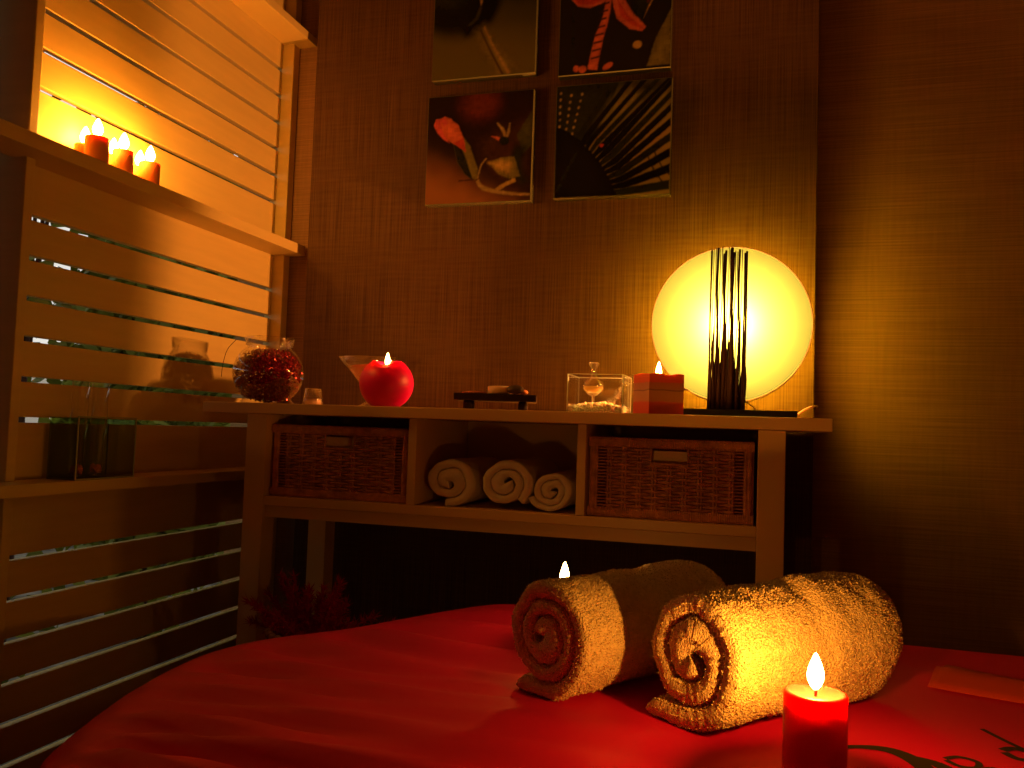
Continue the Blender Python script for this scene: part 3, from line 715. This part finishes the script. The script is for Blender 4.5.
bm = bmesh.new(); lathe(bm, [(0, 0), (.016, 0), (.016, .03), (.014, .034), (.014, .10), (0, .10)], (0, .041, .019), 20); tube(bm, [(0, .041, .03), (0, .041, DZ-.035)], .007, 10); obj('socket', bm, M['black'], lamp)
bm = bmesh.new(); lathe(bm, [(0, -.034), (.008, -.032), (.010, -.022), (.014, -.004), (.016, .008), (.014, .020), (.008, .029), (0, .031)], (0, .041, DZ), 24); blb = obj('bulb', bm, M['bulb'], lamp, True)
l = bpy.data.lights.new('lamp_light', 'POINT'); l.energy = LAMP_W; l.color = BULB; l.shadow_soft_size = .012
lo = link(bpy.data.objects.new('lamp_light', l)); lo.parent = blb; lo.location = (0, .041, DZ)
bm = bmesh.new(); tube(bm, [(-.108, -.006, .062), (-.100, -.009, .060), (-.086, -.009, .0605)], [.0025, .0028, .0008], 6); obj('peg', bm, M['stick'], lamp)
bm = bmesh.new()
tube(bm, smooth_bez([(.034, -.01, .038), (.046, -.012, .030), (.058, -.012, .0205)], 5), .0016, 6); obj('loose_cord', bm, M['cord'], lamp, True); bm = bmesh.new()
tube(bm, smooth_bez([(.143, .02, .012), (.155, .03, .022), (.170, .06, .030), (.185, .12, .036), (.193, .165, .037), (.194, .200, .036)], 6), .0022, 8)
obj('cord', bm, M['cord'], lamp, True)
# ------------------------------------------------------------------ jar of red foil
t = thing('glass_jar', 'round clear glass jar with a wide neck at the left end of the console', 'jar', (-1.126, 1.76, TT))
JR = .0825
prof = []
for k in range(22):
    a = -PI/2+.72+(PI-.72-.62)*k/21
    prof.append((JR*math.cos(a), .0735+.078*math.sin(a)))
prof = [(0, 0.0005), (.05, 0.0005), (.062, .004)]+[p for p in prof if p[1] > .006]+[(.0555, .139), (.0555, .150), (.058, .1535), (.0575, .157)]
bm = bmesh.new(); lathe(bm, prof, n=56); lathe(bm, [(.0575, .157), (.0565, .1585), (.053, .157), (.0535, .139)], n=56); bmesh.ops.remove_doubles(bm, verts=bm.verts, dist=1e-5); obj('bowl', bm, M['glass'], t, True)
bm = bmesh.new(); tube(bm, smooth_bez([(-.062, -.045, .150), (-.078, -.055, .125), (-.092, -.05, .09), (-.105, -.035, .062)], 5), .0007, 5); obj('tie', bm, M['wick'], t)
bm = bmesh.new(); rnd = random.Random(3)
for i in range(5200):
    v = Vector((rnd.gauss(0, 1), rnd.gauss(0, 1), rnd.gauss(0, 1))).normalized()*(rnd.random()**.3)
    p = Vector((v.x, v.y, 0)).normalized()*(Vector((v.x, v.y, 0)).length**.85)*JR*.95; p.z = .069+.064*math.copysign(abs(v.z)**.8, v.z)
    rz_ = JR*math.sqrt(max(.30, 1-((p.z-.0735)/.080)**2))*.94
    if math.hypot(p.x, p.y) > rz_: continue
    a = Vector((rnd.uniform(-1, 1), rnd.uniform(-1, 1), rnd.uniform(-1, 1))).normalized(); b = a.orthogonal().normalized(); c = a.cross(b)
    s = rnd.uniform(.004, .008)
    q = [bm.verts.new(p+(a*x+b*y+c*.5*z)*s*.5) for x, y, z in ((-1, -.5, .3), (0, -.8, -.3), (1, -.4, .4), (.7, .7, -.2), (-.5, .8, .5))]
    m_ = bm.verts.new(p+c*s*.3)
    for k in range(5): bm.faces.new((q[k], q[(k+1) % 5], m_))
o = obj('foil_shreds', bm, M['foil']); o.location = t.location; tag(o, 'crumpled shiny red foil shreds filling the round glass jar', 'decoration', None, 'stuff')
# small glass candle holder behind the jar
t = thing('glass_tealight_holder', 'small clear glass cup just right of the jar on the console', 'candle holder', (-1.083, 1.90, TT))
bm = bmesh.new(); lathe(bm, [(0, .001), (.026, .001), (.024, .02), (.021, .045), (.0205, .046), (.0235, .018), (.022, .006), (0, .006)], n=32); obj('cup', bm, M['glass'], t, True)
bm = bmesh.new(); lathe(bm, [(0, 0.0065), (.0205, .0065), (.021, .020), (.010, .0195), (0, .0195)], n=28); obj('wax', bm, M['cream_wax'], t, True)
# martini glass
t = thing('martini_glass', 'stemmed cone-shaped glass with red filling behind the ball candle', 'glass', (-.915, 1.885, TT))
bm = bmesh.new()
lathe(bm, [(0, .002), (.036, .001), (.034, .004), (.016, .014), (.007, .026), (.005, .031), (.008, .037), (.030, .060), (.060, .094), (.0845, .122), (.083, .1225), (.058, .095), (.026, .058), (.004, .040), (0, .040)], n=48)
obj('glass_body', bm, M['glass'], t, True)
bm = bmesh.new(); lathe(bm, [(0, .044), (.016, .049), (.030, .064), (.056, .0945), (.061, .100), (.045, .104), (.02, .107), (0, .108)], n=40); obj('red_filling', bm, M['red_sand'], t, True)
# ------------------------------------------------------------------ footed tray
t = thing('footed_tray', 'low dark wooden footed tray in the middle of the console', 'tray', (-.575, 1.83, TT), math.radians(14))
bm = bmesh.new(); box(bm, (0, 0, .0302), (.185, .10, .016), 0, .002)
obj('board', bm, M['dark_wood'], t)
for sx in (-.062, .062):
    for sy in (-.032, .032):
        bm = bmesh.new(); lathe(bm, [(0, 0), (.008, 0), (.0105, .005), (.0105, .017), (.009, .0221), (0, .0221)], (sx, sy, 0), 16); obj('foot', bm, M['dark_wood'], t, True)
TR = TT+.0384
pt = thing('tealight', 'unlit cream tealight on the dark tray', 'candle', (-.561, 1.82, TR))
bm = bmesh.new(); lathe(bm, [(0, 0), (.028, 0), (.030, .002), (.0305, .016), (.029, .018), (.015, .0165), (0, .016)], n=40); obj('wax', bm, M['cream_wax'], pt, True)
wick(pt, (0, 0, .0155), .007)
def pebble(c, r, m, label, seed):
    bm = bmesh.new(); bmesh.ops.create_icosphere(bm, subdivisions=3, radius=1)
    for v in bm.verts:
        k = 1+.12*noise.noise(v.co*1.4+Vector((seed, 0, 0))); v.co = Vector((v.co.x*r[0]*k, v.co.y*r[1]*k, v.co.z*r[2]))
    zmin = min(v.co.z for v in bm.verts)
    for v in bm.verts: v.co.z -= zmin
    return tag(obj('pebble', bm, m, None, True, c), label, 'stone')
pebble((-.521, 1.796, TR), (.020, .015, .0105), M['pebble'], 'dark smooth pebble in front of the tealight on the tray', 1)
pebble((-.628, 1.827, TR), (.028, .014, .0035), M['orange_stone'], 'flat orange stone at the left end of the tray', 2)
pebble((-.508, 1.824, TR), (.010, .010, .006), M['orange_stone'], 'small orange stone at the right end of the tray', 3)
# ------------------------------------------------------------------ glass tank, bottle, beads
GX, GY = -.344, 1.872
t = thing('glass_box', 'square clear glass tank holding crystals and a bottle beside the square candle', 'glass box', (GX, GY, TT))
w = .062; h = .087; th = .0035
bm = bmesh.new()
for a, b in (((-w, -w, .0005), (w, w, .0045)), ((-w, -w, .0046), (w, -w+th, h)), ((-w, w-th, .0046), (w, w, h)), ((-w, -w+th+.0001, .0046), (-w+th, w-th-.0001, h)), ((w-th, -w+th+.0001, .0046), (w, w-th-.0001, h))):
    box2(bm, a, b)
obj('glass_walls', bm, M['glass'], t)
bm = bmesh.new()
for sx in (-w, w):
    for sy in (-w, w): tube(bm, [(sx*.985, sy*.985, .001), (sx*.985, sy*.985, h)], .0011, 6)
for z in (h, .0016):
    for a, b in (((-w, -w), (w, -w)), ((w, -w), (w, w)), ((w, w), (-w, w)), ((-w, w), (-w, -w))): tube(bm, [(a[0]*.985, a[1]*.985, z), (b[0]*.985, b[1]*.985, z)], .0010, 6)
o = obj('edge_highlights', bm, M['edge_light'], t)  # pale tubes added to imitate light caught in the glass edges
bm = bmesh.new(); rnd = random.Random(11)
for i in range(900):
    p = Vector((rnd.uniform(-.056, .056), rnd.uniform(-.056, .056), 0)); zt = .010+.012*math.exp(-(p.length/.05)**2)+.004*noise.noise(p*40)
    p.z = .0055+rnd.random()*zt; s = rnd.uniform(.0022, .0042)
    g = bmesh.ops.create_icosphere(bm, subdivisions=1, radius=s)['verts']
    for v in g: v.co = v.co*rnd.uniform(.75, 1.2)+p
o = obj('crystals', bm, M['crystal'], None, False, (GX, GY, TT)); tag(o, 'white salt crystals heaped in the glass tank', 'crystals', None, 'stuff')
bt = thing('glass_bottle', 'small round-bodied glass bottle with flared rim standing in the tank', 'bottle', (-.356, 1.857, TT+.0225))
bm = bmesh.new(); lathe(bm, [(0, 0), (.003, 0), (.003, .018), (.012, .022), (.024, .034), (.0255, .040), (.020, .050), (.010, .060), (.0065, .068), (.0065, .080), (.012, .088), (.0135, .092), (.0125, .094), (.0105, .090), (.0045, .081), (.0045, .067), (.009, .058), (.018, .049), (.0225, .040), (.011, .026), (0, .025)], n=40)
obj('bottle_body', bm, M['glass'], bt, True)
bm = bmesh.new(); lathe(bm, [(0, .0255), (.011, .0265), (.0215, .036), (.0218, .040), (0, .040)], n=32); obj('oil', bm, M['oil'] if 'oil' in M else M['glass'], bt, True)
st = thing('bead_strand', 'strand of clear glass beads hooked over the right rim of the tank', 'beads', (-.301, 1.862, TT+.02))
rnd = random.Random(4)
bm = bmesh.new(); tube(bm, smooth_bez([(-.012, 0, .004), (.0, 0, .024), (.008, 0, .046), (.020, 0, .062), (.0325, 0, .069), (.0360, 0, .064), (.0355, 0, .052)], 6), .0026, 8); obj('hook', bm, M['glass'], st, True)
for k in range(26):
    u = k/25; c = Vector((-.014+.036*u+rnd.uniform(-.009, .009), rnd.uniform(-.008, .008), .006+.054*u+rnd.uniform(-.006, .006)))
    bm = bmesh.new(); bmesh.ops.create_icosphere(bm, subdivisions=2, radius=rnd.uniform(.003, .0048)); obj('bead', bm, M['glass'], st, True, c)
# ------------------------------------------------------------------ green box with tube vases on the low screen shelf
SL = H-.127+.0003
t = thing('acrylic_box', 'green tinted open box on the low shelf of the screen', 'box', (-1.272, 1.379, SL))
bm = bmesh.new(); bx, by, bh, k = .034, .077, .123, .004
for a, b in (((-bx, -by, 0), (bx, by, k)), ((-bx, -by, k+.0001), (bx, -by+k, bh-k-.0001)), ((-bx, by-k, k+.0001), (bx, by, bh-k-.0001)), ((-bx, -by+k+.0001, k+.0001), (-bx+k, by-k-.0001, bh-k-.0001))): box2(bm, a, b)
obj('panels', bm, M['green_glass'], t)
bm = bmesh.new(); y0, y1 = -by, by; r = .0016
for p, q in (((bx, y0, r), (bx, y1, r)), ((bx, y1, r), (bx, y1, bh-r)), ((bx, y1, bh-r), (bx, y0, bh-r)), ((bx, y0, bh-r), (bx, y0, r))): tube(bm, [p, q], r, 6)
obj('edge', bm, mat('green_edge', (.30, .34, .14), .35, .5), t)
# ------------------------------------------------------------------ red feathery plant in a straw basket
t = thing('feather_plant', 'dark red feathery plant in a straw basket below the console, by its left leg', 'plant', (-.85, 1.535, 0))
bm = bmesh.new(); lathe(bm, [(0, 0), (.085, 0), (.10, .10), (.095, .25), (.085, .385), (.082, .385), (.09, .25), (.08, .02), (0, .02)], n=32); obj('basket', bm, M['straw'], t, True)
bm = bmesh.new()
for k in range(26):
    a = 2*PI*k/26; g = bmesh.ops.create_icosphere(bm, subdivisions=2, radius=.0085)['verts']
    for v in g: v.co += Vector((.086*math.cos(a), .086*math.sin(a), .390))
obj('rim', bm, M['straw'], t, True)
bm = bmesh.new(); rnd = random.Random(8)
for k in range(34):
    a = rnd.uniform(0, 2*PI); tilt = rnd.uniform(.05, 1.05); L = rnd.uniform(.10, .17)
    base = Vector((.03*math.cos(a), .03*math.sin(a), .36)); d = Vector((math.sin(tilt)*math.cos(a)*1.1, math.sin(tilt)*math.sin(a)*.45, math.cos(tilt)))
    pts = [base+d*L*i/8+Vector((0, 0, -.03*(i/8)**2*math.sin(tilt))) for i in range(9)]
    tube(bm, pts, [.002]*9, 5)
    for i in range(2, 9):
        for q in range(16):
            v = Vector((rnd.gauss(0, 1), rnd.gauss(0, 1), rnd.gauss(0, 1))).normalized()
            ln = .028*(1.1-i/14); e = pts[i]+(v+d*.5)*ln; sdw = v.orthogonal().normalized()*.0016
            bm.faces.new([bm.verts.new(p) for p in (pts[i]-sdw, pts[i]+sdw, e)])
obj('plumes', bm, M['feather'], t)
# two tube vases inside the green box
for (yy, xx, lab) in ((1.334, -1.268, 'clear glass tube vase in the green box, nearer the left post'), (1.390, -1.272, 'clear glass tube vase in the green box, nearer the console')):
    vt = thing('tube_vase', lab, 'vase', (xx, yy, SL+.0042), 0, 'tube vases in the green box')
    bm = bmesh.new(); R = .0155
    lathe(bm, [(0, .001), (R-.002, .001), (R, .003), (R, .183), (R+.0008, .185)], n=32); 
    obj('glass_tube', bm, M['glass'], vt, True)
    bm = bmesh.new(); rr = random.Random(int(yy*1000))
    for i in range(26):
        an = rr.uniform(0, 2*PI); q = rr.random()**.5*.0085
        g = bmesh.ops.create_icosphere(bm, subdivisions=1, radius=rr.uniform(.004, .0055))['verts']
        for v in g: v.co += Vector((q*math.cos(an), q*math.sin(an), .0065+rr.random()*.014))
    o = obj('pebbles', bm, M['orange_stone'], None, True, (xx, yy, SL+.0042)); tag(o, 'small orange pebbles in the bottom of the tube vase nearer the '+('left post' if yy < 1.38 else 'console'), 'stones', None, 'stuff')
